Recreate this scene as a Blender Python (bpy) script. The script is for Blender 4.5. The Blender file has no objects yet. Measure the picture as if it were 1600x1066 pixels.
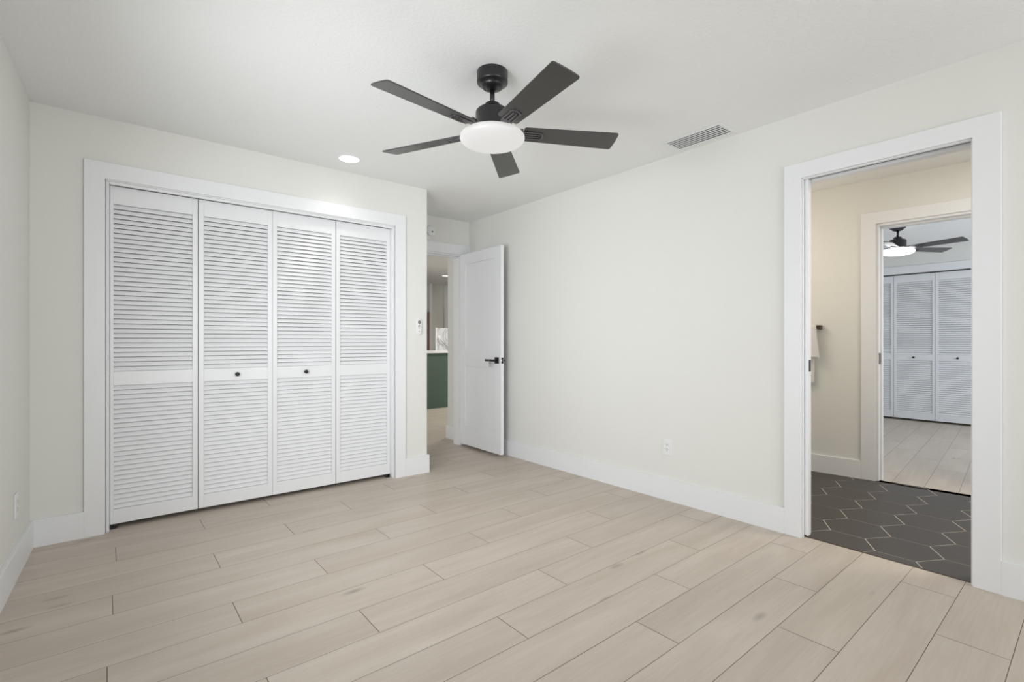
import bpy, bmesh, math, random
from mathutils import Vector, Matrix

S = bpy.context.scene
C = S.collection
R = math.radians
PI = math.pi
random.seed(7)

# ---------------------------------------------------------------- camera
cam_d = bpy.data.cameras.new('camera')
cam = bpy.data.objects.new('camera', cam_d)
C.objects.link(cam)
cam_d.sensor_width = 36.0
cam_d.lens = 768.64 / 1600 * 36.0
cam_d.shift_y = 1.4 / 1600
cam_d.clip_start = 0.02
cam.location = (0, 0, 1.125)
cam.rotation_euler = (PI / 2, 0, -R(39.458))
S.camera = cam

# ---------------------------------------------------------------- world, exposure
w = bpy.data.worlds.new('world')
S.world = w
w.use_nodes = True
w.node_tree.nodes['Background'].inputs[0].default_value = (0.85, 0.93, 1.0, 1)
w.node_tree.nodes['Background'].inputs[1].default_value = 1.0
S.view_settings.view_transform = 'Standard'
S.view_settings.look = 'None'
S.view_settings.gamma = 1
S.view_settings.use_curve_mapping = False
S.view_settings.exposure = -0.07


def area(name, loc, rot, sx, sy, power, col=(1, 1, 1), spread=180):
    d = bpy.data.lights.new(name, 'AREA')
    d.shape = 'RECTANGLE'
    d.size, d.size_y = sx, sy
    d.energy = power
    d.color = col
    d.spread = R(spread)
    o = bpy.data.objects.new(name, d)
    o.location = loc
    o.rotation_euler = rot
    C.objects.link(o)
    return o


# daylight through the bedroom windows (window behind the camera, window beside it)
area('daylight_rear', (1.55, -2.45, 1.40), (R(99), 0, R(24)), 2.4, 1.5, 61, (0.955, 0.972, 0.99))
area('daylight_side', (-0.470, 1.60, 1.30), (R(90), 0, R(-62)), 1.5, 1.1, 30, (0.93, 0.965, 1.0), 115)
# second bedroom window, unseen fill lights added for hall and kitchen, bathroom vanity light
area('daylight_far_bedroom', (7.0, -1.15, 1.4), (R(90), 0, 0), 1.8, 1.3, 48, (0.80, 0.88, 1.0))
area('living_room_fill', (-0.55, 6.2, 1.4), (R(90), 0, R(-75)), 1.8, 1.3, 55, (0.95, 0.98, 1.0))  # unseen fill, added to lift the dark hall and the green peninsula
area('kitchen_fill', (5.3, 6.2, 2.42), (0, 0, 0), 0.9, 0.9, 45, (1.0, 0.98, 0.94))  # overhead fill added out of view to brighten the kitchen

H = 2.44

# ---------------------------------------------------------------- materials
def mat(name, col, rough=0.5, spec=0.5, metal=0.0, bump=None, emit=None, estr=0.0, vary=0.0):
    m = bpy.data.materials.new(name)
    m.use_nodes = True
    nt = m.node_tree
    b = nt.nodes['Principled BSDF']
    b.inputs['Base Color'].default_value = (*col, 1)
    b.inputs['Roughness'].default_value = rough
    b.inputs['Specular IOR Level'].default_value = spec
    b.inputs['Metallic'].default_value = metal
    if emit:
        b.inputs['Emission Color'].default_value = (*emit, 1)
        b.inputs['Emission Strength'].default_value = estr
    tc = nt.nodes.new('ShaderNodeTexCoord')
    if bump:
        sc, st = bump
        n = nt.nodes.new('ShaderNodeTexNoise')
        n.inputs['Scale'].default_value = sc
        n.inputs['Detail'].default_value = 4
        nt.links.new(tc.outputs['Object'], n.inputs['Vector'])
        bp = nt.nodes.new('ShaderNodeBump')
        bp.inputs['Strength'].default_value = st
        bp.inputs['Distance'].default_value = 0.004
        nt.links.new(n.outputs['Fac'], bp.inputs['Height'])
        nt.links.new(bp.outputs['Normal'], b.inputs['Normal'])
    if vary:
        n2 = nt.nodes.new('ShaderNodeTexNoise')
        n2.inputs['Scale'].default_value = 3.0
        nt.links.new(tc.outputs['Object'], n2.inputs['Vector'])
        mx = nt.nodes.new('ShaderNodeMix')
        mx.data_type = 'RGBA'
        mx.inputs[6].default_value = (*[c * (1 - vary) for c in col], 1)
        mx.inputs[7].default_value = (*[min(1, c * (1 + vary)) for c in col], 1)
        nt.links.new(n2.outputs['Fac'], mx.inputs[0])
        nt.links.new(mx.outputs[2], b.inputs['Base Color'])
    return m


M = {
    'wall': mat('wall_paint', (0.80, 0.797, 0.758), 0.55, 0.3, bump=(160, 0.12)),
    'ceil': mat('ceiling_paint', (0.90, 0.905, 0.895), 0.8, 0.2, bump=(70, 0.5)),
    'trim': mat('trim_paint', (0.85, 0.855, 0.87), 0.38, 0.5, bump=(30, 0.02)),
    'door': mat('door_paint', (0.84, 0.845, 0.86), 0.3, 0.5, bump=(30, 0.02)),
    'black': mat('matte_black_metal', (0.012, 0.012, 0.013), 0.42, 0.5, bump=(200, 0.02)),
    'fan': mat('fan_black', (0.012, 0.011, 0.012), 0.30, 0.55, bump=(200, 0.02)),
    'blade': mat('fan_blade_finish', (0.050, 0.049, 0.047), 0.33, 0.55, bump=(60, 0.05)),
    'iron': mat('blade_iron_finish', (0.16, 0.15, 0.16), 0.28, 0.5, 0.9, bump=(100, 0.02)),
    'steel': mat('brushed_steel', (0.55, 0.54, 0.52), 0.35, 0.5, 1.0, bump=(200, 0.03)),
    'darksteel': mat('dark_hardware', (0.05, 0.05, 0.06), 0.4, 0.5, 0.8, bump=(200, 0.03)),
    'plastic': mat('white_plastic', (0.84, 0.84, 0.85), 0.35, 0.5, bump=(40, 0.01)),
    'grey': mat('grey_plastic', (0.22, 0.22, 0.23), 0.5, 0.4, bump=(40, 0.01)),
    'slot': mat('slot_dark', (0.10, 0.10, 0.10), 0.6, 0.3, bump=(40, 0.01)),
    'grout': mat('tile_grout', (0.62, 0.57, 0.50), 0.8, 0.2, bump=(150, 0.1)),
    'gap': mat('plank_joint', (0.16, 0.13, 0.10), 0.9, 0.1, bump=(150, 0.1)),
    'tile': mat('hex_tile', (0.062, 0.054, 0.048), 0.45, 0.5, bump=(90, 0.03), vary=0.08),
    'green': mat('green_cabinet_paint', (0.075, 0.12, 0.092), 0.5, 0.4, bump=(40, 0.02)),
    'brown': mat('brown_wood', (0.17, 0.10, 0.085), 0.5, 0.4, vary=0.2),
    'towel': mat('white_terry', (0.86, 0.85, 0.82), 0.95, 0.1, bump=(400, 0.8)),
    'bronze': mat('dark_bronze', (0.07, 0.045, 0.028), 0.4, 0.5, 0.6, bump=(100, 0.02)),
    'lamp': mat('opal_glass', (0.25, 0.245, 0.24), 0.4, 0.4, bump=(20, 0.01), emit=(1.0, 0.985, 0.965), estr=0.56),
    'lamp2': mat('opal_glass_bright', (0.5, 0.5, 0.5), 0.4, 0.4, bump=(20, 0.01), emit=(1.0, 0.99, 0.97), estr=5.0),
    'led': mat('downlight_lens', (0.8, 0.8, 0.8), 0.4, 0.4, bump=(20, 0.01), emit=(1.0, 0.99, 0.96), estr=3.0),
    'glass': mat('window_white_sheet', (0.8, 0.85, 0.9), 0.1, 0.5, bump=(5, 0.01)),
    'duct': mat('duct_dark', (0.10, 0.10, 0.10), 0.8, 0.2, bump=(40, 0.02)),
}


def marble():
    m = mat('veined_slab', (0.6, 0.6, 0.6), 0.25, 0.5)
    nt = m.node_tree
    b = nt.nodes['Principled BSDF']
    tc = nt.nodes.new('ShaderNodeTexCoord')
    n = nt.nodes.new('ShaderNodeTexNoise')
    n.inputs['Scale'].default_value = 3.5
    n.inputs['Detail'].default_value = 6
    n.inputs['Distortion'].default_value = 1.5
    r = nt.nodes.new('ShaderNodeValToRGB')
    e = r.color_ramp.elements
    e[0].position, e[0].color = 0.44, (0.62, 0.63, 0.63, 1)
    e[1].position, e[1].color = 0.56, (0.62, 0.63, 0.63, 1)
    k = e.new(0.5)
    k.color = (0.40, 0.41, 0.42, 1)
    nt.links.new(tc.outputs['Object'], n.inputs['Vector'])
    nt.links.new(n.outputs['Fac'], r.inputs['Fac'])
    nt.links.new(r.outputs['Color'], b.inputs['Base Color'])
    return m


def wood():
    m = bpy.data.materials.new('pale_oak_plank')
    m.use_nodes = True
    nt = m.node_tree
    L = nt.links.new
    b = nt.nodes['Principled BSDF']
    b.inputs['Roughness'].default_value = 0.42
    b.inputs['Specular IOR Level'].default_value = 0.4
    tc = nt.nodes.new('ShaderNodeTexCoord')
    at = nt.nodes.new('ShaderNodeAttribute')
    at.attribute_name = 'plank'
    # shift the grain from plank to plank
    sh = nt.nodes.new('ShaderNodeVectorMath')
    sh.operation = 'MULTIPLY_ADD'
    sh.inputs[1].default_value = (37, 53, 11)
    L(at.outputs['Color'], sh.inputs[0])
    L(tc.outputs['Object'], sh.inputs[2])

    def noise(scale, detail, sx, sy, dist=0.0):
        mp = nt.nodes.new('ShaderNodeMapping')
        mp.inputs['Scale'].default_value = (sx, sy, 1)
        L(sh.outputs[0], mp.inputs['Vector'])
        n = nt.nodes.new('ShaderNodeTexNoise')
        n.inputs['Scale'].default_value = scale
        n.inputs['Detail'].default_value = detail
        n.inputs['Distortion'].default_value = dist
        L(mp.outputs[0], n.inputs['Vector'])
        return n.outputs['Fac'], mp

    broad, _ = noise(1.0, 3, 1.3, 9.0, 0.6)
    fine, _ = noise(1.0, 6, 5.0, 110.0, 0.3)
    r1 = nt.nodes.new('ShaderNodeValToRGB')
    r1.color_ramp.elements[0].position = 0.30
    r1.color_ramp.elements[1].position = 0.72
    r1.color_ramp.elements[0].color = (0.525, 0.448, 0.375, 1)
    r1.color_ramp.elements[1].color = (0.605, 0.535, 0.460, 1)
    L(broad, r1.inputs['Fac'])
    fr = nt.nodes.new('ShaderNodeMapRange')
    fr.inputs['From Min'].default_value = 0.3
    fr.inputs['From Max'].default_value = 0.7
    fr.inputs['To Min'].default_value = 0.955
    fr.inputs['To Max'].default_value = 1.03
    L(fine, fr.inputs['Value'])
    mul = nt.nodes.new('ShaderNodeVectorMath')
    mul.operation = 'SCALE'
    L(r1.outputs['Color'], mul.inputs[0])
    L(fr.outputs[0], mul.inputs['Scale'])
    # per plank tone
    tr = nt.nodes.new('ShaderNodeMapRange')
    tr.inputs['To Min'].default_value = 0.965
    tr.inputs['To Max'].default_value = 1.04
    sx = nt.nodes.new('ShaderNodeSeparateColor')
    L(at.outputs['Color'], sx.inputs[0])
    L(sx.outputs[0], tr.inputs['Value'])
    mul2 = nt.nodes.new('ShaderNodeVectorMath')
    mul2.operation = 'SCALE'
    L(mul.outputs[0], mul2.inputs[0])
    L(tr.outputs[0], mul2.inputs['Scale'])
    # knots: sparse elongated cells
    mp = nt.nodes.new('ShaderNodeMapping')
    mp.inputs['Scale'].default_value = (2.0, 6.0, 1)
    L(sh.outputs[0], mp.inputs['Vector'])
    v = nt.nodes.new('ShaderNodeTexVoronoi')
    v.inputs['Scale'].default_value = 1.0
    L(mp.outputs[0], v.inputs['Vector'])
    kr = nt.nodes.new('ShaderNodeMapRange')
    kr.inputs['From Min'].default_value = 0.015
    kr.inputs['From Max'].default_value = 0.13
    kr.inputs['To Min'].default_value = 0.60
    kr.inputs['To Max'].default_value = 1.0
    L(v.outputs['Distance'], kr.inputs['Value'])
    # only some cells carry a knot
    sc = nt.nodes.new('ShaderNodeSeparateColor')
    L(v.outputs['Color'], sc.inputs[0])
    gt = nt.nodes.new('ShaderNodeMath')
    gt.operation = 'GREATER_THAN'
    gt.inputs[1].default_value = 0.5
    L(sc.outputs[0], gt.inputs[0])
    mk = nt.nodes.new('ShaderNodeMix')
    mk.data_type = 'FLOAT'
    mk.inputs[2].default_value = 1.0
    L(gt.outputs[0], mk.inputs[0])
    L(kr.outputs[0], mk.inputs[3])
    mul3 = nt.nodes.new('ShaderNodeVectorMath')
    mul3.operation = 'SCALE'
    L(mul2.outputs[0], mul3.inputs[0])
    L(mk.outputs[0], mul3.inputs['Scale'])
    L(mul3.outputs[0], b.inputs['Base Color'])
    bp = nt.nodes.new('ShaderNodeBump')
    bp.inputs['Strength'].default_value = 0.08
    bp.inputs['Distance'].default_value = 0.002
    L(fine, bp.inputs['Height'])
    L(bp.outputs['Normal'], b.inputs['Normal'])
    return m


M['wood'] = wood()
M['marble'] = marble()


# ---------------------------------------------------------------- mesh helper
class MB:
    """collects shapes; build() links them as one mesh object"""

    def __init__(self):
        self.bm = bmesh.new()
        self.mi = 0

    def _add(self, pts, faces, T=None):
        vs = [self.bm.verts.new((T @ Vector(p)) if T is not None else p) for p in pts]
        for f in faces:
            try:
                fc = self.bm.faces.new([vs[i] for i in f])
                fc.material_index = self.mi
            except ValueError:
                pass
        return vs

    def box(self, x0, x1, y0, y1, z0, z1, T=None):
        p = [(x, y, z) for z in (z0, z1) for y in (y0, y1) for x in (x0, x1)]
        f = [(0, 2, 3, 1), (4, 5, 7, 6), (0, 1, 5, 4), (2, 6, 7, 3), (0, 4, 6, 2), (1, 3, 7, 5)]
        self._add(p, f, T)
        return self

    def prism(self, poly, z0, z1, T=None, cap=True):
        """poly: ccw (x, y) list extruded from z0 to z1"""
        n = len(poly)
        p = [(x, y, z0) for x, y in poly] + [(x, y, z1) for x, y in poly]
        f = [(i, (i + 1) % n, n + (i + 1) % n, n + i) for i in range(n)]
        if cap:
            f += [tuple(range(n - 1, -1, -1)), tuple(range(n, 2 * n))]
        self._add(p, f, T)
        return self

    def lathe(self, prof, seg=40, T=None, smooth=True):
        """prof: (radius, z) list, revolved about z"""
        rings = []
        for r, z in prof:
            if r < 1e-6:
                v = (T @ Vector((0, 0, z))) if T is not None else Vector((0, 0, z))
                rings.append([self.bm.verts.new(v)])
            else:
                ring = []
                for k in range(seg):
                    a = 2 * PI * k / seg
                    v = Vector((r * math.cos(a), r * math.sin(a), z))
                    if T is not None:
                        v = T @ v
                    ring.append(self.bm.verts.new(v))
                rings.append(ring)
        for a, b in zip(rings, rings[1:]):
            for k in range(seg):
                k2 = (k + 1) % seg
                if len(a) == 1 and len(b) == 1:
                    continue
                if len(a) == 1:
                    q = [a[0], b[k2], b[k]]
                elif len(b) == 1:
                    q = [a[k], a[k2], b[0]]
                else:
                    q = [a[k], a[k2], b[k2], b[k]]
                fc = self.bm.faces.new(q)
                fc.smooth = smooth
                fc.material_index = self.mi
        return self

    def build(self, name, m, parent=None, loc=(0, 0, 0), rotz=0.0, bevel=0.0, seg=2, sub=0):
        bmesh.ops.recalc_face_normals(self.bm, faces=self.bm.faces[:])
        me = bpy.data.meshes.new(name)
        self.bm.to_mesh(me)
        self.bm.free()
        for q in (m if isinstance(m, (list, tuple)) else [m]):
            me.materials.append(q)
        o = bpy.data.objects.new(name, me)
        C.objects.link(o)
        o.location = loc
        o.rotation_euler = (0, 0, rotz)
        if parent:
            o.parent = parent
        if bevel:
            bv = o.modifiers.new('bevel', 'BEVEL')
            bv.width = bevel
            bv.segments = seg
            bv.limit_method = 'ANGLE'
            bv.angle_limit = R(40)
        return o


def tag(o, label=None, cat=None, group=None, kind=None):
    if label:
        o['label'] = label
    if cat:
        o['category'] = cat
    if group:
        o['group'] = group
    if kind:
        o['kind'] = kind
    return o


def thing(name, label, cat, loc=(0, 0, 0), rotz=0.0, group=None):
    o = bpy.data.objects.new(name, None)
    C.objects.link(o)
    o.location = loc
    o.rotation_euler = (0, 0, rotz)
    o.empty_display_size = 0.1
    return tag(o, label, cat, group)


def struct(name, mb, m, label=None, **k):
    return tag(mb.build(name, m, **k), label, kind='structure')


def ucase(mb, a0, a1, b0, b1, zo, zi, T):
    """door casing as one piece: outer a0..a1, opening b0..b1, tops zo and zi, 17 mm thick"""
    mb.prism([(a0, 0), (b0, 0), (b0, zi), (b1, zi), (b1, 0), (a1, 0), (a1, zo), (a0, zo)][::-1], 0, TB, T)


def Tr(x, y, z):
    return Matrix.Translation((x, y, z))


def Rx(a): return Matrix.Rotation(a, 4, 'X')
def Ry(a): return Matrix.Rotation(a, 4, 'Y')
def Rz(a): return Matrix.Rotation(a, 4, 'Z')


TB = 0.017
XR, YC, XE, YB = 3.083, 3.751, 2.134, 4.49      # right wall face, closet wall face, alcove side, alcove back wall
OT = 2.064                                      # bathroom opening height
TB = 0.017                                      # trim thickness

# ---------------------------------------------------------------- plank floors
SEAM = {0: .22, 1: .428, 2: .623, 3: .835, 4: 1.02, 5: 1.21, 6: 1.40, 7: 1.593, 8: 1.795, 9: 2.0, 10: 2.205, 11: 2.407,
        12: 2.614, 13: 2.81, 14: 3.027, 15: 3.236, 16: 3.455, 17: 3.659}


def seam(k):
    if k < 0:
        return 0.22 + 0.203 * k
    if k > 17:
        return 3.659 + 0.2035 * (k - 17)
    return SEAM[k]


def planks(name, label, regions, k0, k1, u_off=0.0, loc=(0, 0, 0), rotz=0.0, seamf=seam):
    """regions: list of (x0, x1, y0, y1); rows run along x with staggered end joints"""
    bm = bmesh.new()
    col = bm.loops.layers.float_color.new('plank')
    g = 0.0009
    P = 1.232
    rnd = random.Random(11)

    def quad(x0, x1, y0, y1, z, c, mi):
        vs = [bm.verts.new(p) for p in ((x0, y0, z), (x1, y0, z), (x1, y1, z), (x0, y1, z))]
        f = bm.faces.new(vs)
        f.material_index = mi
        for l in f.loops:
            l[col] = c
        return f

    for k in range(k0, k1):
        ya, yb = seamf(k), seamf(k + 1)
        base = {1: 0.412, 0: 1.232, 2: 0.815}[k % 3] + u_off + 0.006 * max(0, k - 9)
        for j in range(-6, 12):
            xa = base + P * j
            xb = xa + P
            c = (rnd.random(), rnd.random(), rnd.random(), 1)
            for (rx0, rx1, ry0, ry1) in regions:
                a, b2 = max(xa, rx0), min(xb, rx1)
                p, q = max(ya, ry0), min(yb, ry1)
                if b2 - a > 0.004 and q - p > 0.004:
                    quad(a + (g * 1.4 if a == xa else 0), b2 - (g * 1.4 if b2 == xb else 0),
                         p + (g if p == ya else 0), q - (g if q == yb else 0), 0, c, 0)
    for (rx0, rx1, ry0, ry1) in regions:
        quad(rx0, rx1, ry0, ry1, -0.002, (0, 0, 0, 1), 1)
        for (a, b) in (((rx0, ry0), (rx1, ry0)), ((rx1, ry0), (rx1, ry1)), ((rx1, ry1), (rx0, ry1)), ((rx0, ry1), (rx0, ry0))):
            vs = [bm.verts.new(p) for p in ((a[0], a[1], -0.05), (b[0], b[1], -0.05), (b[0], b[1], -0.002), (a[0], a[1], -0.002))]
            bm.faces.new(vs).material_index = 1
    me = bpy.data.meshes.new(name)
    bm.to_mesh(me)
    bm.free()
    me.materials.append(M['wood'])
    me.materials.append(M['gap'])
    o = bpy.data.objects.new(name, me)
    C.objects.link(o)
    o.location = loc
    o.rotation_euler = (0, 0, rotz)
    return tag(o, label, kind='structure')


planks('floor', 'pale oak plank floor of the bedroom and hall',
       [(-0.65, 3.110, -2.5, YB + 0.12), (-0.65, 7.0, YB + 0.12, 10.0)], -14, 50)

# hexagonal tile floor of the bathroom
A5 = math.atan(0.085)                 # the far bathroom wall stands a little out of square
FX, FY = 4.800, 1.200                 # a point of its face at the opening's edge


def fw(s, n=0.0):
    """point on the far bathroom wall: s metres along it towards the camera side (-y), n metres behind its face"""
    c, sn = math.cos(A5), math.sin(A5)
    return (FX + sn * s + c * n, FY - c * s + sn * n)


EDGE = 3.125                          # near edge of the tile


def clip(poly, a, b, c):
    """keep a*x + b*y <= c"""
    out = []
    for i in range(len(poly)):
        p, q = poly[i], poly[(i + 1) % len(poly)]
        dp, dq = a * p[0] + b * p[1] - c, a * q[0] + b * q[1] - c
        if dp <= 0:
            out.append(p)
        if (dp < 0 < dq) or (dq < 0 < dp):
            t = dp / (dp - dq)
            out.append((p[0] + t * (q[0] - p[0]), p[1] + t * (q[1] - p[1])))
    return out


mb = MB()
ca, sa = math.cos(A5), math.sin(A5)
farc = ca * (FX + 0.05 * ca) + sa * (FY + 0.05 * sa)       # tiles end 5 cm past the wall's face line
hs = 0.1732
for j in range(-9, 8):
    for i in range(-3, 8):
        cx = 3.495 + 0.30 * i + 0.15 * (j % 2)
        cy = 0.976 + 0.2598 * j
        poly = [(cx + (hs - 0.0034) * math.cos(PI / 6 + PI / 3 * k), cy + (hs - 0.0034) * math.sin(PI / 6 + PI / 3 * k)) for k in range(6)]
        poly = clip(poly, -1, 0, -(EDGE + 0.0))
        if poly:
            poly = clip(poly, ca, sa, farc)
        if poly:
            poly = clip(poly, 0, 1, 2.32)
        if poly:
            poly = clip(poly, 0, -1, 1.02)
        if len(poly) > 2:
            mb.prism(poly, -0.004, 0.0)
mb.mi = 1
g0 = [(EDGE, -1.02), fw(2.25, 0.05), fw(-1.1, 0.05), (EDGE, 2.32)]
mb.prism(g0, -0.05, -0.0012)
struct('floor_bathroom', mb, [M['tile'], M['grout']], 'dark hexagonal tile floor of the bathroom')
struct('trim_threshold', MB().box(3.110, EDGE, 0.395, 1.13, -0.03, 0.001), M['bronze'], 'dark metal edge strip between planks and tile')


def seam2(k):
    return 0.095 + 0.2 * k


planks('floor_far_bedroom', 'pale oak plank floor of the far bedroom', [(-0.12 + 0.17, 4.9, -2.6, 2.1)], -14, 12, 0.5,
       loc=(FX, FY - 1.2 + 0.40, 0), rotz=A5, seamf=lambda k: 0.2 * k + (0.701 + 0.085 * 4.8 - 0.8 - 0.005) % 0.2)

# ---------------------------------------------------------------- walls
LX = lambda y: -0.326 - 0.037 * (YC - y)         # face of the left wall
YR = -2.40                                       # rear wall, behind the camera
TL = math.atan(0.037)


def quadwall(pts, z0, z1):
    return MB().prism(pts, z0, z1)


# left wall with the side window
mb = MB()
def lw(y0, y1, z0, z1):
    mb.prism([(LX(y0) - 0.12, y0), (LX(y0), y0), (LX(y1), y1), (LX(y1) - 0.12, y1)], z0, z1)
lw(YR - 0.12, 0.85, 0, H)
lw(0.85, 2.35, 0, 0.75)
lw(0.85, 2.35, 1.85, H)
lw(2.35, 4.0, 0, H)
struct('wall_left', mb, M['wall'], 'off-white wall by the closet corner')
# rear wall with its window
mb = MB()
for b in ((-0.60, 0.35, 0, H), (0.35, 2.75, 0, 0.65), (0.35, 2.75, 2.15, H), (2.75, XR, 0, H)):
    mb.box(b[0], b[1], YR - 0.12, YR, b[2], b[3])
struct('wall_rear', mb, M['wall'], 'off-white window wall of the bedroom')


def window(name, x0, x1, z0, z1, loc, rotz, label):
    """in its own frame: the wall's face is y = 0, the room at y > 0"""
    mb = MB()
    for a in ((x0 - .09, x0, z0 - .09, z1 + .09), (x1, x1 + .09, z0 - .09, z1 + .09), (x0, x1, z0 - .09, z0), (x0, x1, z1, z1 + .09)):
        mb.box(a[0], a[1], 0.0, 0.016, a[2], a[3])
    xm = (x0 + x1) / 2
    zm = (z0 + z1) / 2
    for a in ((x0, x0 + .04, z0, z1), (x1 - .04, x1, z0, z1), (x0 + .04, x1 - .04, z0, z0 + .04), (x0 + .04, x1 - .04, z1 - .04, z1),
              (xm - .02, xm + .02, z0 + .04, z1 - .04)):
        mb.box(a[0], a[1], -0.045, -0.015, a[2], a[3])
    return struct(name, mb, M['trim'], label, loc=loc, rotz=rotz)


window('window_1', -1.2, 1.2, 0.65, 2.15, (1.55, YR, 0), 0, 'white framed window in the rear wall')
window('window_2', -0.75, 0.75, 0.75, 1.85, (LX(1.60), 1.60, 0), -PI / 2 - TL, 'white framed window beside the camera')

# closet wall: opening x -0.005..1.832
CZ = 2.083
mb = MB()
mb.box(-0.36, -0.005, YC, YC + 0.115, 0, H)
mb.box(-0.005, 1.832, YC, YC + 0.115, CZ, H)
mb.box(1.832, XE, YC, YC + 0.115, 0, H)
mb.box(XE - 0.115, XE, YC + 0.115, YB, 0, H)
struct('wall_closet', mb, M['wall'], 'off-white wall around the closet opening')
struct('wall_closet_back', MB().box(-0.36, XE - 0.115, YB - 0.06, YB, 0, H), M['wall'], 'back wall inside the closet')
struct('wall_closet_end', MB().box(-0.46, -0.36, YC + 0.25, YB, 0, H), M['wall'], 'end wall inside the closet')
# alcove back wall with the entry doorway
DX0, DX1, DZ = 2.205, 2.968, 2.069
mb = MB()
mb.box(-0.36, DX0, YB, YB + 0.12, 0, H)
mb.box(DX0, DX1, YB, YB + 0.12, DZ, H)
mb.box(DX1, XR, YB, YB + 0.12, 0, H)
struct('wall_back', mb, M['wall'], 'off-white wall around the hall doorway')
# right wall with the pocket-door opening y 0.401..1.124; hollow where the pocket door slides
OY0, OY1 = 0.401, 1.124
mb = MB()
mb.box(XR, XR + 0.12, YR - 0.12, OY0, 0, H)
mb.box(XR, XR + 0.12, OY0, OY1, OT + 0.012, H)
mb.box(XR, XR + 0.018, OY1, 1.93, 0, OT + 0.012)
mb.box(XR + 0.066, XR + 0.12, OY1, 1.93, 0, OT + 0.012)
mb.box(XR, XR + 0.12, OY1, 1.93, OT + 0.012, H)
mb.box(XR, XR + 0.12, 1.93, 4.93, 0, H)
struct('wall_right', mb, M['wall'], 'long off-white wall with the bathroom doorway')

# far bathroom wall (own frame: x = depth behind the face, y = -s)
FAR = dict(loc=(FX, FY, 0), rotz=A5)
FT = 2.078
mb = MB()
mb.box(0, 0.12, 0, 1.15, 0, H)
mb.box(0, 0.12, -0.76, 0, FT, H)
mb.box(0, 0.12, -2.3, -0.76, 0, H)
struct('wall_bathroom_far', mb, M['wall'], 'cream bathroom wall with a doorway to the far bedroom', **FAR)
struct('wall_bathroom_end', MB().box(XR + 0.12, 4.72, 2.30, 2.42, 0, H), M['wall'], 'end wall of the bathroom')
struct('wall_bathroom_rear', MB().box(XR + 0.12, 5.0, -1.12, -1.0, 0, H), M['wall'], 'rear wall of the bathroom')
# far bedroom
RX = 8.80
R0, R1 = 0.600, 2.474
mb = MB()
mb.box(RX, RX + 0.12, -1.4, R0, 0, H)
mb.box(RX, RX + 0.12, R0, R1, 2.100, H)
mb.box(RX, RX + 0.12, R1, 2.9, 0, H)
struct('wall_far_closet', mb, M['wall'], 'wall around the far bedroom closet')
struct('wall_far_closet_back', MB().box(RX + 0.6, RX + 0.7, -0.2, 3.0, 0, H), M['wall'], 'back wall inside the far closet')
struct('wall_far_bedroom_end', MB().box(4.75, 9.5, 2.9, 3.02, 0, H), M['wall'], 'end wall of the far bedroom')
mb = MB()
for b in ((5.0, 6.1, 0, H), (6.1, 7.9, 0, 0.75), (6.1, 7.9, 2.05, H), (7.9, 9.5, 0, H)):
    mb.box(b[0], b[1], -1.4, -1.28, b[2], b[3])
struct('wall_far_bedroom_rear', mb, M['wall'], 'window wall of the far bedroom')
window('window_3', -0.9, 0.9, 0.75, 2.05, (7.0, -1.28, 0), 0, 'white framed window of the far bedroom')
# hall and kitchen beyond the entry door
struct('wall_kitchen_far', MB().box(3.0, 7.1, 9.85, 9.97, 0, H), M['wall'], 'beige kitchen wall')
struct('wall_hall_corner', MB().box(XR + 0.12, 7.1, 4.81, 4.93, 0, H), M['wall'], 'hall wall past the outside corner')
struct('wall_hall_left', MB().box(-0.7, -0.6, 4.61, 10.0, 0, H), M['wall'], 'far side wall of the living room')
struct('wall_living_room_far', MB().box(-0.6, 3.0, 9.85, 9.97, 0, H), M['wall'], 'end wall of the living room')
struct('wall_kitchen_side', MB().box(7.0, 7.1, 4.93, 9.85, 0, H), M['wall'], 'side wall of the kitchen')

# ceilings
mb = MB().box(-0.75, 9.6, -2.6, 10.1, H, H + 0.1)
struct('ceiling', mb, M['ceil'], 'white lightly textured ceiling')

# ---------------------------------------------------------------- trims
# closet casing: head and two sides, running flush into the baseboards
mb = MB()
cy0, cy1 = YC - TB, YC
ucase(mb, -0.103, 1.926, -0.009, 1.836, 2.178, 2.082, Tr(0, YC, 0) @ Rx(PI / 2))
# jamb lining with a small step
mb.box(-0.009, -0.001, YC, YC + 0.115, 0, CZ - 0.001)
mb.box(1.828, 1.836, YC, YC + 0.115, 0, CZ - 0.001)
mb.box(-0.001, 1.828, YC, YC + 0.115, CZ - 0.007, CZ + 0.001)
mb.box(-0.001, 0.010, YC + 0.016, YC + 0.115, 0, CZ - 0.007)
mb.box(1.818, 1.828, YC + 0.016, YC + 0.115, 0, CZ - 0.007)
mb.box(0.010, 1.818, YC + 0.010, YC + 0.030, CZ - 0.022, CZ - 0.007)
struct('trim_1', mb, M['trim'], 'white casing around the closet opening', bevel=0.0012, seg=1)
# bifold track
struct('trim_2', MB().box(0.012, 1.816, YC + 0.045, YC + 0.075, 2.066, 2.0755), M['steel'], 'thin metal track over the bifold doors')
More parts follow.
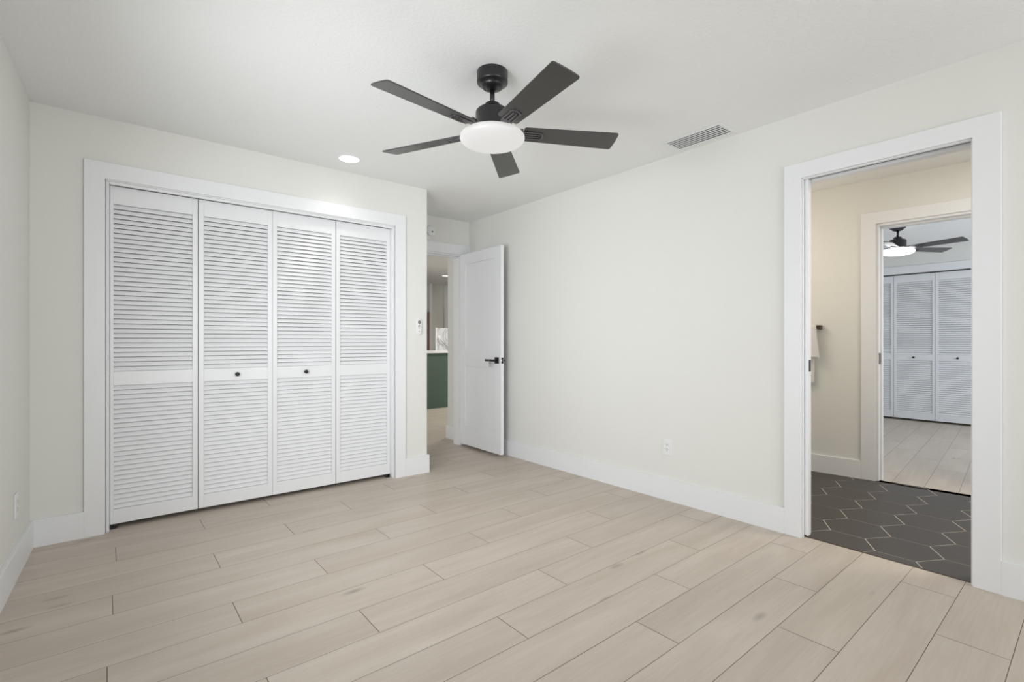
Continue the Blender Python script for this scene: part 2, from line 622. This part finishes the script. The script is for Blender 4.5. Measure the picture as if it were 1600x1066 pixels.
# bathroom casing
mb = MB()
ucase(mb, 0.305, 1.214, OY0, OY1, 2.153, OT, Tr(XR - TB, 0, 0) @ Rz(PI / 2) @ Rx(PI / 2))
mb.box(XR, XR + 0.017, OY1 - 0.006, OY1, 0, OT)
mb.box(XR, XR + 0.120, OY0, OY0 + 0.006, 0, OT)
mb.box(XR + 0.067, XR + 0.12, OY1 - 0.006, OY1, 0, OT)
mb.box(XR, XR + 0.022, OY0 + 0.006, OY1 - 0.006, OT - 0.006, OT + 0.012)
mb.box(XR + 0.062, XR + 0.12, OY0 + 0.006, OY1 - 0.006, OT - 0.012, OT + 0.012)
struct('trim_3', mb, M['trim'], 'white casing around the bathroom doorway', bevel=0.0012, seg=1)
struct('trim_4', MB().box(XR + 0.026, XR + 0.058, OY0 + 0.006, OY1, OT + 0.002, OT + 0.012), M['darksteel'], 'dark pocket door track in the doorway head')
# far bathroom wall casing (own frame)
mb = MB()
ucase(mb, -0.86, 0.098, -0.76, 0, 2.172, FT, Tr(-TB, 0, 0) @ Rz(PI / 2) @ Rx(PI / 2))
mb.box(0, 0.06, -0.018, 0, 0, FT)
mb.box(0.06, 0.12, -0.030, 0, 0, FT)
mb.box(0, 0.06, -0.76, -0.018, FT - 0.018, FT)
mb.box(0.06, 0.12, -0.76, -0.030, FT - 0.030, FT)
struct('trim_5', mb, M['trim'], 'white casing around the doorway to the far bedroom', bevel=0.0012, seg=1, **FAR)
# entry doorway casing
mb = MB()
ucase(mb, XE, XR, DX0, DX1, 2.172, DZ, Tr(0, YB, 0) @ Rx(PI / 2))
mb.box(DX1 - 0.012, DX1, YB, YB + 0.12, 0, DZ - 0.016)
mb.box(DX0, DX0 + 0.012, YB, YB + 0.12, 0, DZ - 0.016)
mb.box(DX0, DX1, YB, YB + 0.12, DZ - 0.016, DZ)
mb.box(DX0 + 0.012, DX1 - 0.012, YB + 0.045, YB + 0.085, DZ - 0.030, DZ - 0.016)
struct('trim_6', mb, M['trim'], 'white casing around the hall doorway', bevel=0.0012, seg=1)
# far closet casing and track
mb = MB()
mb.box(RX - TB, RX, R0 - 0.1, R0, 0, 2.205)
mb.box(RX - TB, RX, R0, R1, 2.100, 2.205)
mb.box(RX - TB, RX, R1, R1 + 0.1, 0, 2.205)
struct('trim_7', mb, M['trim'], 'white casing around the far closet')
struct('trim_8', MB().box(RX + 0.04, RX + 0.08, R0 + 0.01, R1 - 0.01, 2.091, 2.0995), M['darksteel'], 'dark track over the far closet doors')

BB = 0.150
struct('baseboard_left', MB().prism([(LX(YR), YR), (LX(YR) + TB, YR), (LX(3.734) + TB, 3.734), (LX(3.734), 3.734)], 0, BB), M['trim'],
       'tall white baseboard of the wall by the closet corner', bevel=0.002)
mb = MB()
mb.box(LX(3.75) + 0.0, -0.103, cy0, cy1, 0, BB)
mb.box(1.926, XE + TB, cy0, cy1, 0, BB)
mb.box(XE, XE + TB, YC, YB - TB, 0, BB)
struct('baseboard_closet', mb, M['trim'], 'tall white baseboard beside the closet')
mb = MB()
mb.box(XR - TB, XR, 1.214, YB - TB, 0, BB)
mb.box(XR - TB, XR, YR, 0.305, 0, BB)
struct('baseboard_right', mb, M['trim'], 'tall white baseboard of the long wall')
mb = MB()
mb.box(XR - TB, XR, YB + 0.12, 4.93 + TB, 0, BB)
mb.box(XR, 7.0, 4.93, 4.93 + TB, 0, BB)
struct('baseboard_hall', mb, M['trim'], 'tall white baseboard of the hall corner', bevel=0.002)
struct('baseboard_bathroom', MB().box(-TB, 0, 0.098, 1.09, 0, BB - 0.003), M['trim'], 'tall white baseboard of the bathroom', **FAR)
struct('baseboard_rear', MB().box(-0.53, XR - TB, YR, YR + TB, 0, BB), M['trim'], 'tall white baseboard of the window wall')

# ---------------------------------------------------------------- louvered bifold doors
def slats(x0, x1, z0, z1, n, y=0.0):
    mb = MB()
    p = (z1 - z0) / n
    for k in range(n):
        zc = z0 + (k + 0.5) * p
        T = Tr(0, y, zc) @ Rx(R(63))
        # thin slat, its front edge (towards -y) lower, ends let into the stiles, softened long edges
        h, t = 0.0144, 0.0031
        prof = [(-h, -t * 0.4), (-h + 0.002, -t), (h - 0.002, -t), (h, -t * 0.4), (h, t * 0.4), (h - 0.002, t), (-h + 0.002, t), (-h, t * 0.4)]
        pts = [(x0 - 0.004, a, b) for a, b in prof] + [(x1 + 0.004, a, b) for a, b in prof]
        m = len(prof)
        f = [(i, (i + 1) % m, m + (i + 1) % m, m + i) for i in range(m)] + [tuple(range(m - 1, -1, -1)), tuple(range(m, 2 * m))]
        mb._add(pts, f, T)
    return mb


def leaf(parent, x0, x1, zb, zt, sl=0.030, sr=0.030, knob=None, fold=0.0):
    """one hinged panel, in the pair's frame: x along the closet, front at y = -0.014"""
    yf, yb = -0.014, 0.014
    top, mid0, mid1, bot = zt - 0.107, 0.862, 0.947, zb + 0.088
    mb = MB()
    mb.box(x0, x0 + sl, yf, yb, zb, zt)
    mb.box(x1 - sr, x1, yf, yb, zb, zt)
    mb.box(x0 + sl, x1 - sr, yf, yb, top, zt)
    mb.box(x0 + sl, x1 - sr, yf, yb, mid0, mid1)
    mb.box(x0 + sl, x1 - sr, yf, yb, zb, bot)
    fr = mb.build('door_panel', M['door'], parent, bevel=0.0012, seg=1)
    slats(x0 + sl, x1 - sr, mid1, top, 35).build('upper_louver', M['door'], fr)
    slats(x0 + sl, x1 - sr, bot, mid0, 26).build('lower_louver', M['door'], fr)
    if knob:
        k = MB()
        T = Tr(knob, yf, 0.905) @ Rx(PI / 2)
        k.lathe([(0, -0.001), (0.011, -0.001), (0.011, 0.002), (0.006, 0.004), (0.0055, 0.012), (0.0115, 0.016), (0.0145, 0.021), (0.0135, 0.027), (0.008, 0.030), (0, 0.0305)], 28, T)
        k.build('knob', M['black'], fr)
    return fr


def pivots(parent, x, zb, zt, side):
    mb = MB()
    mb.box(x - 0.012, x + 0.012, -0.012, 0.012, 0.0, 0.004)
    mb.box(x - 0.012 * side - 0.002, x - 0.012 * side + 0.002, -0.012, 0.012, 0.0, zb - 0.004)
    mb.lathe([(0, 0.003), (0.004, 0.003), (0.004, zb + 0.0), (0, zb + 0.0)], 12, Tr(x, 0, 0))
    mb.box(x - 0.008, x + 0.018 * side + 0.0, -0.008, 0.008, 0.004, 0.010)
    mb.build('bottom_pivot', M['darksteel'], parent)
    mt = MB()
    mt.lathe([(0, zt), (0.005, zt), (0.005, zt + 0.006), (0, zt + 0.006)], 12, Tr(x, 0, 0))
    mt.box(x - 0.010, x + 0.010, -0.015, -0.011, zt - 0.001, zt + 0.007)
    mt.build('top_pivot', M['steel'], parent)


def bifold(label, x0, w, zb, zt, loc, rotz, knob_on, group, first=0.030, last=0.030, mirror=1):
    t = thing('bifold_closet_door', label, 'closet door', loc, rotz, group)
    tag(t, kind='thing')
    xm = x0 + w
    k1 = k2 = None
    if knob_on == 1:
        k1 = x0 + w * 0.5
    else:
        k2 = xm + w * 0.5
    leaf(t, x0, xm - 0.002, zb, zt, first, 0.030, k1)
    leaf(t, xm + 0.002, x0 + 2 * w, zb, zt, 0.030, last, k2)
    for z in (0.28, 1.02, 1.86):
        mb = MB()
        mb.lathe([(0, z - 0.03), (0.0025, z - 0.03), (0.0025, z + 0.03), (0, z + 0.03)], 10, Tr(xm, 0.013, 0))
        mb.box(xm - 0.016, xm + 0.016, 0.0142, 0.0155, z - 0.028, z + 0.028)
        mb.build('hinge', M['steel'], t)
    if mirror > 0:
        pivots(t, x0 + 0.018, zb, zt, 1)
    else:
        pivots(t, x0 + 2 * w - 0.018, zb, zt, -1)
    return t


G1 = 'louvered bifold doors of the bedroom closet'
yd = 3.801 + 0.014
bifold('white louvered bifold bedroom closet doors, the pair beside the corner with the low outlet', 0, 0.4500, 0.030, 2.062, (0.012, yd, 0), 0, 2, G1, first=0.018)
bifold('white louvered bifold closet doors hinged nearer the hall doorway and wall remote', 0, 0.4515, 0.030, 2.062, (0.914, yd, 0), 0, 1, G1, mirror=-1)
G2 = 'louvered bifold doors of the far bedroom closet'
bifold('far bedroom bifold doors seen whole beside the inner doorway jamb, under the lit fan', 0, 0.466, 0.030, 2.086, (8.869, 2.469, 0), -PI / 2, 2, G2)
bifold('far bedroom bifold doors cut off by the wide white casing of the bathroom doorway', 0, 0.466, 0.030, 2.086, (8.869, 1.534, 0), -PI / 2, 1, G2, mirror=-1)

# ---------------------------------------------------------------- open bedroom door
DT = 0.035
mb = MB()
dw, z0, z1 = 0.745, 0.030, 2.062
st = 0.112
f0, f1 = 0.0, DT
mb.box(0, st, f0, f1, z0, z1)
mb.box(dw - st, dw, f0, f1, z0, z1)
mb.box(st, dw - st, f0, f1, z1 - st, z1)
mb.box(st, dw - st, f0, f1, 0.868, 1.050)
mb.box(st, dw - st, f0, f1, z0, 0.235)
mb.box(st, dw - st, f0 + 0.009, f1 - 0.009, 1.050, z1 - st)
mb.box(st, dw - st, f0 + 0.009, f1 - 0.009, 0.235, 0.868)
door = mb.build('door_1', M['door'], loc=(2.951, 4.478, 0), rotz=R(-91.3), bevel=0.0015, seg=2)
tag(door, 'white two-panel door standing open against the long wall, black lever and keys', 'door', kind='structure')
hx, hz = 0.683, 0.945
mb = MB()
mb.box(hx - 0.031, hx + 0.031, -0.009, 0.0, hz - 0.031, hz + 0.031)
mb.lathe([(0, 0), (0.011, 0), (0.011, 0.046), (0, 0.046)], 24, Tr(hx, 0, hz) @ Rx(PI / 2))
mb.box(hx - 0.130, hx + 0.012, -0.056, -0.044, hz - 0.010, hz + 0.010)
mb.build('door_handle', M['black'], door, bevel=0.0015)
mb = MB()
mb.box(hx - 0.031, hx + 0.031, DT, DT + 0.009, hz - 0.031, hz + 0.031)
mb.lathe([(0, 0), (0.011, 0), (0.011, 0.046), (0, 0.046)], 24, Tr(hx, DT, hz) @ Rx(-PI / 2))
mb.box(hx - 0.130, hx + 0.012, DT + 0.044, DT + 0.056, hz - 0.010, hz + 0.010)
mb.build('door_handle', M['black'], door, bevel=0.0015)
mb = MB()
mb.box(dw, dw + 0.0016, 0.006, 0.029, hz - 0.029, hz - 0.008)
mb.box(dw, dw + 0.0016, 0.006, 0.029, hz + 0.008, hz + 0.029)
mb.build('latch_plate', M['black'], door)
MB().box(dw, dw + 0.010, 0.011, 0.024, hz - 0.007, hz + 0.007).build('latch_bolt', M['darksteel'], door, bevel=0.002)
for z in (0.28, 1.10, 1.86):
    MB().lathe([(0, z - 0.05), (0.006, z - 0.05), (0.006, z + 0.05), (0, z + 0.05)], 14, Tr(-0.006, 0.012, 0)).build('hinge', M['steel'], door)


def torus(mb, R0, r0, T, seg=28, s2=8):
    rings = []
    for i in range(seg):
        a = 2 * PI * i / seg
        rings.append([mb.bm.verts.new(T @ Vector(((R0 + r0 * math.cos(2 * PI * j / s2)) * math.cos(a), (R0 + r0 * math.cos(2 * PI * j / s2)) * math.sin(a), r0 * math.sin(2 * PI * j / s2)))) for j in range(s2)])
    for i in range(seg):
        for j in range(s2):
            f = mb.bm.faces.new([rings[i][j], rings[(i + 1) % seg][j], rings[(i + 1) % seg][(j + 1) % s2], rings[i][(j + 1) % s2]])
            f.smooth = True


# keys: a thing hanging from the lever
keys = thing('key', 'two small silver keys on a ring hanging from the black door lever', 'keys', (2.951, 4.478, 0), R(-91.3))
kx = hx - 0.050
mb = MB()
torus(mb, 0.0135, 0.0012, Tr(kx, -0.050, hz - 0.0015) @ Ry(PI / 2))
mb.build('key_ring', M['steel'], keys)
for dx, rot in ((-0.002, 8), (0.002, -10)):
    mb = MB()
    T = Tr(kx + dx, -0.050, hz - 0.0155) @ Ry(R(rot))
    mb.prism([(0.0105 * math.cos(2 * PI * k / 18), 0.0105 * math.sin(2 * PI * k / 18)) for k in range(18)], -0.0008, 0.0008,
             T @ Tr(dx, dx * 0.5, -0.011) @ Rx(PI / 2))
    mb.box(-0.0035 + dx, 0.0035 + dx, -0.0009 + dx * 0.5, 0.0009 + dx * 0.5, -0.050, -0.020, T)
    mb.box(0.0035 + dx, 0.0055 + dx, -0.0009 + dx * 0.5, 0.0009 + dx * 0.5, -0.044, -0.040, T)
    mb.build('key_blade', M['steel'], keys)

# pocket door of the bathroom, pushed into the wall
mb = MB()
mb.box(0, 0.035, 0, 0.72, 0.012, 2.060)
d2 = mb.build('door_2', M['door'], loc=(XR + 0.0235, OY1 - 0.026, 0), bevel=0.0015)
tag(d2, 'white pocket door edge showing in the bathroom doorway, black edge pull', 'door', kind='structure')
mb = MB()
mb.box(0.004, 0.031, -0.0016, 0.0, 0.955, 1.020)
mb.build('edge_pull', M['black'], d2)
# black latch plate on the far doorway jamb
tag(MB().box(0.006, 0.058, -0.0205, -0.018, 0.945, 1.035).build('strike_plate', M['black'], **FAR),
    'small black strike plate on the doorway jamb of the far bedroom', 'strike plate')

# ---------------------------------------------------------------- ceiling fans
def fan(label, loc, k, phi, lampmat, group):
    """k: size; parts hang from the ceiling, z measured down from it"""
    t = thing('ceiling_fan', label, 'ceiling fan', loc, 0, group)
    t.scale = (k, k, k)

    def L(prof, name, m, par=t, **kw):
        mb = MB()
        mb.lathe(prof, 56)
        return mb.build(name, m, par, **kw)
    L([(0, 0), (0.074, 0), (0.0755, -0.003), (0.0755, -0.050), (0.074, -0.056), (0.066, -0.060), (0.057, -0.062), (0.054, -0.070),
       (0.049, -0.078), (0.040, -0.081), (0.034, -0.081), (0.030, -0.086), (0.018, -0.089), (0, -0.089)], 'canopy', M['fan'])
    L([(0, -0.085), (0.0115, -0.085), (0.0115, -0.160), (0, -0.160)], 'downrod', M['fan'])
    L([(0, -0.149), (0.014, -0.149), (0.016, -0.152), (0.030, -0.153), (0.036, -0.157), (0.0405, -0.164), (0.041, -0.180), (0.060, -0.181), (0.072, -0.186), (0.080, -0.195), (0.0815, -0.205),
       (0.0815, -0.268), (0.083, -0.270), (0.083, -0.283), (0, -0.283)], 'motor_housing', M['fan'])
    prof = []
    a, c, zc = 0.158, 0.042, -0.323
    prof.append((0, -0.283))
    prof.append((0.085, -0.283))
    for i in range(0, 25):
        th = R(72) - R(162) * i / 24
        prof.append((a * math.copysign(abs(math.cos(th)) ** 0.80, math.cos(th)) if i < 24 else 0.0, zc + c * math.copysign(abs(math.sin(th)) ** 0.95, math.sin(th))))
    L(prof, 'lamp_shade', lampmat)
    zb = -0.291
    for i in range(5):
        ang = phi + i * 2 * PI / 5
        T = Rz(ang) @ Tr(0, 0, zb) @ Rx(-R(12.4))
        mb = MB()
        # outline in the blade's own plane: x out, y across
        r0, r1, w0, w1 = 0.152, 0.629, 0.052, 0.066
        rc = 0.012
        out = [(r0, -w0 + 0.008), (r0 + 0.008, -w0)]
        out += [(r1 - rc + rc * math.sin(R(q)), -w1 + rc - rc * math.cos(R(q))) for q in (0, 30, 60, 90)]
        out += [(r1 + 0.004 * math.cos(PI / 2 * (y / w1)) - 0.001, y) for y in (-0.03, 0.0, 0.03)]
        out += [(r1 - rc + rc * math.cos(R(q)), w1 - rc + rc * math.sin(R(q))) for q in (0, 30, 60, 90)]
        out += [(r0 + 0.008, w0), (r0, w0 - 0.008)]
        mb.prism(out, -0.003, 0.003, T)
        b = mb.build('blade', M['blade'], t, bevel=0.0015)
        # blade iron: arm to the motor and a slotted plate under the blade
        mb = MB()
        zt = -0.0085
        for y in (-0.024, -0.008, 0.008, 0.024):
            mb.box(0.158, 0.235, y - 0.0042, y + 0.0042, zt, -0.003, T)
        rr = [(0.235 + 0.022 * math.cos(R(q)), 0.0282 * math.sin(R(q))) for q in range(-90, 91, 15)]
        ri = [(0.235 + 0.012 * math.cos(R(q)), 0.0198 * math.sin(R(q))) for q in range(-90, 91, 15)]
        for q in range(len(rr) - 1):
            mb.prism([ri[q], rr[q], rr[q + 1], ri[q + 1]], zt, -0.003, T)
        mb.box(0.148, 0.160, -0.0282, 0.0282, zt, -0.003, T)
        T2 = Rz(ang)
        mb.prism([(0.080, -0.018), (0.118, -0.018), (0.150, -0.027), (0.150, 0.027), (0.118, 0.018), (0.080, 0.018)], zb + 0.002, zb + 0.016, T2)
        mb.build('blade_bracket', M['iron'], b, bevel=0.001, seg=1)
    return t


fan('black five-blade ceiling fan with a round white light over the bedroom floor', (1.449, 1.911, H), 1.0, R(-28.76), M['lamp'], None)
fan('dark ceiling fan with a glaring lit disc, seen through the bathroom doorway', (6.787, 1.498, H), 0.97, R(-33.55), M['lamp2'], None)

# ---------------------------------------------------------------- recessed downlights
def downlight(label, x, y, r):
    t = thing('recessed_downlight', label, 'ceiling light', (x, y, H))
    mb = MB()
    mb.lathe([(r * 0.86, 0.0), (r * 0.86, -0.0015), (r * 0.90, -0.005), (r * 0.98, -0.004), (r, 0.0)], 48)
    mb.build('trim_ring', M['plastic'], t)
    mb = MB()
    mb.lathe([(0, -0.0025), (r * 0.85, -0.0025), (r * 0.86, -0.001)], 48)
    mb.build('lens', M['led'], t)
    d = bpy.data.lights.new('downlight_lamp', 'SPOT')
    d.energy = 6
    d.spot_size = R(130)
    d.spot_blend = 1.0
    d.shadow_soft_size = 0.05
    d.color = (1.0, 0.97, 0.93)
    o = bpy.data.objects.new('downlight_lamp', d)
    C.objects.link(o)
    o.parent = t
    o.location = (0, 0, -0.02)
    return t


downlight('round recessed downlight in the bedroom ceiling beyond the fan blade', 1.342, 3.47, 0.080)
downlight('small bright downlight in the kitchen ceiling seen through the hall doorway', 5.20, 8.40, 0.075)

# bathroom vanity light (behind the doorway's edge, warms that side)
vl = bpy.data.lights.new('vanity_lamp', 'AREA')
vl.shape = 'RECTANGLE'
vl.size, vl.size_y = 0.9, 0.3
vl.energy = 8
vl.color = (1.0, 0.86, 0.72)
vo = bpy.data.objects.new('vanity_lamp', vl)
C.objects.link(vo)
vo.location = (3.9, 2.2, 1.95)
vo.rotation_euler = (R(72), 0, R(190))

area('bathroom_fill', (3.95, -0.35, 2.41), (0, 0, 0), 0.5, 0.5, 22, (1.0, 0.95, 0.88))  # unseen fill added to raise the general light in the bathroom

# ---------------------------------------------------------------- ceiling air vent
t = thing('air_vent', 'white rectangular supply grille in the bedroom ceiling by the long wall', 'vent', (2.937, 1.681, H))
mb = MB()
X0, X1, Y0, Y1 = -0.105, 0.105, -0.202, 0.202
bw = 0.024
for b in ((X0, X1, Y0, Y0 + bw), (X0, X1, Y1 - bw, Y1), (X0, X0 + bw, Y0 + bw, Y1 - bw), (X1 - bw, X1, Y0 + bw, Y1 - bw)):
    mb.box(b[0], b[1], b[2], b[3], -0.006, 0)
mb.build('vent_frame', M['plastic'], t, bevel=0.003, seg=2)
mb = MB()
mb.box(X0 + bw, X1 - bw, Y0 + bw, Y1 - bw, -0.001, 0.0)
mb.build('duct_opening', M['duct'], t)
n = 6
mb = MB()
for i in range(n):
    xx = X0 + bw + (i + 0.5) * (X1 - X0 - 2 * bw) / n
    mb.box(-0.0080, 0.0080, Y0 + bw, Y1 - bw, -0.0006, 0.0006, Tr(xx, 0, -0.0060) @ Ry(R(-4)))
mb.build('slat', M['plastic'], t)

# ---------------------------------------------------------------- outlets
def outlet(label, loc, rotz, group=None):
    """own frame: plate in the x-z plane, front towards -y"""
    t = thing('power_outlet', label, 'outlet', loc, rotz, group)
    MB().box(-0.036, 0.036, -0.006, 0, -0.059, 0.059).build('cover_plate', M['plastic'], t, bevel=0.003)
    MB().box(-0.0165, 0.0165, -0.0085, -0.006, -0.034, 0.034).build('receptacle', M['plastic'], t, bevel=0.0012)
    mb = MB()
    for zc in (-0.0175, 0.0175):
        mb.box(-0.0075, -0.0050, -0.0088, -0.0080, zc - 0.001, zc + 0.008)
        mb.box(0.0050, 0.0075, -0.0088, -0.0080, zc - 0.001, zc + 0.007)
        mb.lathe([(0, 0), (0.0028, 0), (0.0028, 0.0006), (0, 0.0006)], 12, Tr(0, -0.0082, zc - 0.0075) @ Rx(PI / 2))
    mb.build('slot', M['slot'], t)
    return t


outlet('white duplex outlet low on the long wall between the doors', (XR, 2.000, 0.376), PI / 2 * -1 + PI, None).rotation_euler = (0, 0, -PI / 2)
outlet('white outlet low on the wall by the closet corner', (LX(3.346), 3.346, 0.337), PI / 2 - TL)

# ---------------------------------------------------------------- fan remote in its wall cradle
t = thing('wall_remote', 'small white fan remote in a cradle between closet casing and wall corner', 'remote control', (2.0515, YC, 1.2525))
def pill(w, h, n=10):
    r = w / 2
    return [(r * math.cos(PI * k / n), h / 2 - r + r * math.sin(PI * k / n)) for k in range(n + 1)] + \
           [(-r * math.cos(PI * k / n), -h / 2 + r - r * math.sin(PI * k / n)) for k in range(n + 1)]
RXT = Rx(PI / 2)
mb = MB()
mb.prism(pill(0.050, 0.142), 0.0, 0.012, RXT)
mb.build('cradle', M['plastic'], t, bevel=0.002)
mb = MB()
mb.prism(pill(0.040, 0.132), 0.012, 0.020, RXT)
rem = mb.build('remote_body', M['plastic'], t, bevel=0.002)
mb = MB()
mb.prism([(0.0150 * math.cos(2 * PI * k / 24), 0.0150 * math.sin(2 * PI * k / 24) + 0.040) for k in range(24)], 0.020, 0.0212, RXT)
mb.build('round_button', M['grey'], rem)
MB().prism([(-0.009, 0.0165), (0, 0.0095), (0.009, 0.0165)], 0.020, 0.0208, RXT).build('button', M['grey'], rem)
for zz in (0.003, -0.009):
    for xx in (-0.0105, 0.0, 0.0105):
        MB().box(xx - 0.0028, xx + 0.0028, -0.0208, -0.020, zz - 0.0025, zz + 0.0025).build('button', M['grey'], rem)
MB().box(-0.009, 0.009, -0.0208, -0.020, -0.0400, -0.0365).build('printed_mark', M['grey'], rem)

# ---------------------------------------------------------------- smoke alarm and door sensor above the hall doorway
t = thing('smoke_alarm', 'round white smoke alarm on the wall above the hall doorway', 'smoke alarm', (2.598, YB, 2.280))
mb = MB()
mb.lathe([(0, 0), (0.052, 0), (0.053, 0.010), (0.047, 0.024), (0.030, 0.030), (0, 0.031)], 40, Rx(PI / 2))
mb.build('alarm_body', M['plastic'], t)
mb = MB()
mb.lathe([(0, 0.030), (0.010, 0.030), (0.010, 0.033), (0, 0.033)], 20, Tr(0.004, 0, -0.012) @ Rx(PI / 2))
mb.build('test_button', M['grey'], t)
tag(MB().box(2.545, 2.578, YB - 0.014, YB, 2.186, 2.212).build('door_sensor', M['plastic'], bevel=0.002),
    'tiny white box on the wall just under the round alarm', 'sensor')

# ---------------------------------------------------------------- towel bar and towel in the bathroom (own frame of the far wall)
def wt(y_world):                                    # own-frame y for a world y
    return (y_world - FY) / math.cos(A5)
t = thing('towel_bar', 'dark square-ended towel bar on the cream bathroom wall', 'towel bar', (FX, FY, 0), A5)
ya = wt(1.575)
for yy in (ya, ya + 0.46):
    MB().box(-0.062, 0, yy, yy + 0.030, 1.235, 1.268).build('bracket', M['bronze'], t, bevel=0.001)
MB().box(-0.058, -0.044, ya + 0.030, ya + 0.46, 1.244, 1.260).build('bar', M['bronze'], t)
# towel: folded over the bar, front layer shorter than the back one
def sheet(side, y0, y1, ztop, zbot, flare, thick):
    mb = MB()
    ny, nz = 16, 14
    F, B = [], []
    for i in range(nz + 1):
        v = i / nz
        z = ztop + (zbot - ztop) * v
        rf, rb = [], []
        for j in range(ny + 1):
            u = j / ny
            y = (y0 - flare * v) * (1 - u) + y1 * u
            x = side + 0.005 * math.sin(u * 9 + v * 1.5) * v * (1 if side < -0.05 else 0.4) - (0.010 * v if side < -0.05 else 0)
            rf.append(mb.bm.verts.new((x - thick / 2, y, z)))
            rb.append(mb.bm.verts.new((x + thick / 2, y, z)))
        F.append(rf)
        B.append(rb)
    for i in range(nz):
        for j in range(ny):
            for G, o in ((F, 1), (B, -1)):
                mb.bm.faces.new([G[i][j], G[i][j + 1], G[i + 1][j + 1], G[i + 1][j]][::o]).smooth = True
    for i in range(nz):
        mb.bm.faces.new([F[i][0], F[i + 1][0], B[i + 1][0], B[i][0]])
        mb.bm.faces.new([F[i][ny], B[i][ny], B[i + 1][ny], F[i + 1][ny]])
    for j in range(ny):
        mb.bm.faces.new([F[0][j], B[0][j], B[0][j + 1], F[0][j + 1]])
        mb.bm.faces.new([F[nz][j], F[nz][j + 1], B[nz][j + 1], B[nz][j]])
    return mb
tw = thing('hand_towel', 'white towel hanging folded over the dark bathroom towel bar', 'towel', (FX, FY, 0), A5)
yt0, yt1 = ya + 0.034, ya + 0.40
sheet(-0.0665, yt0, yt1, 1.270, 0.985, 0.028, 0.008).build('front_layer', M['towel'], tw)
sheet(-0.033, yt0 + 0.02, yt1, 1.270, 0.750, 0.0, 0.008).build('back_layer', M['towel'], tw)
MB().box(-0.0705, -0.029, yt0, yt1, 1.2622, 1.273).build('fold', M['towel'], tw, bevel=0.003)

# ---------------------------------------------------------------- kitchen seen through the hall doorway
t = thing('kitchen_peninsula', 'green kitchen peninsula base beyond the hall doorway', 'kitchen peninsula', (4.6, 7.25, 0))
MB().box(-1.2, 1.2, 0, 0.55, 0.0, 0.935).build('cabinet_body', M['green'], t)
MB().box(-1.2, 1.2, -0.006, 0, 0.0, 0.05).build('toe_board', M['green'], t)
tag(MB().box(3.37, 5.83, 7.215, 7.83, 0.935, 0.975).build('countertop', M['plastic'], bevel=0.003),
    'pale countertop lying on the green kitchen peninsula', 'countertop')
t = thing('backsplash_slab', 'grey veined stone upstand with an outlet on the pale kitchen counter', 'backsplash', (4.62, 7.50, 0.975))
MB().box(-0.155, 0.60, 0, 0.02, 0.0, 0.395).build('stone_slab', M['marble'], t)
MB().box(-0.175, -0.155, -0.004, 0.024, 0.0, 0.400).build('edge_strip', M['plastic'], t)
MB().box(-0.135, -0.085, -0.006, 0, 0.16, 0.26).build('socket', M['plastic'], t)
pp = [(4.50, 7.492, 1.19), (4.478, 7.475, 1.17), (4.48, 7.47, 1.145), (4.52, 7.47, 1.16), (4.60, 7.475, 1.10), (4.68, 7.48, 1.03), (4.76, 7.46, 0.981)]
mb = MB()
rings = []
for i, q in enumerate(pp):
    q = Vector(q)
    d = (Vector(pp[min(i + 1, len(pp) - 1)]) - Vector(pp[max(i - 1, 0)])).normalized()
    u = d.cross(Vector((0, 1, 0))).normalized()
    v = d.cross(u)
    rings.append([mb.bm.verts.new(q + (u * math.cos(PI * k / 4) + v * math.sin(PI * k / 4)) * 0.005) for k in range(8)])
for a, b in zip(rings, rings[1:]):
    for k in range(8):
        mb.bm.faces.new([a[k], a[(k + 1) % 8], b[(k + 1) % 8], b[k]]).smooth = True
co = mb.build('charging_cable', M['grey'])
tag(co, 'dark cable drooping from the outlet of the grey kitchen upstand', 'cable')
# white post and trims at the far kitchen wall, tall brown cabinet
struct('trim_9', MB().box(5.593, 5.659, 9.70, 9.85, 0, H), M['trim'], 'white corner post at the beige kitchen wall')
struct('trim_11', MB().box(4.52, 5.8, 7.77, 7.80, 0.975, 0.998), M['trim'], 'white ledge at the back of the kitchen counter')
struct('trim_10', MB().box(6.04, 6.16, 9.80, 9.85, 0, H), M['trim'], 'white upright trim at the beige kitchen wall')
t = thing('tall_cabinet', 'tall brown cabinet beside the white post in the kitchen', 'cabinet', (4.9, 9.2, 0))
MB().box(-0.4, 0.40, 0.02, 0.6, 0.0, 1.765).build('cabinet_body', M['brown'], t)
MB().box(-0.4, 0.40, 0, 0.02, 0.9, 1.765).build('cabinet_door', M['brown'], t)
MB().box(-0.4, 0.40, 0, 0.02, 0.02, 0.88).build('cabinet_door', M['brown'], t)
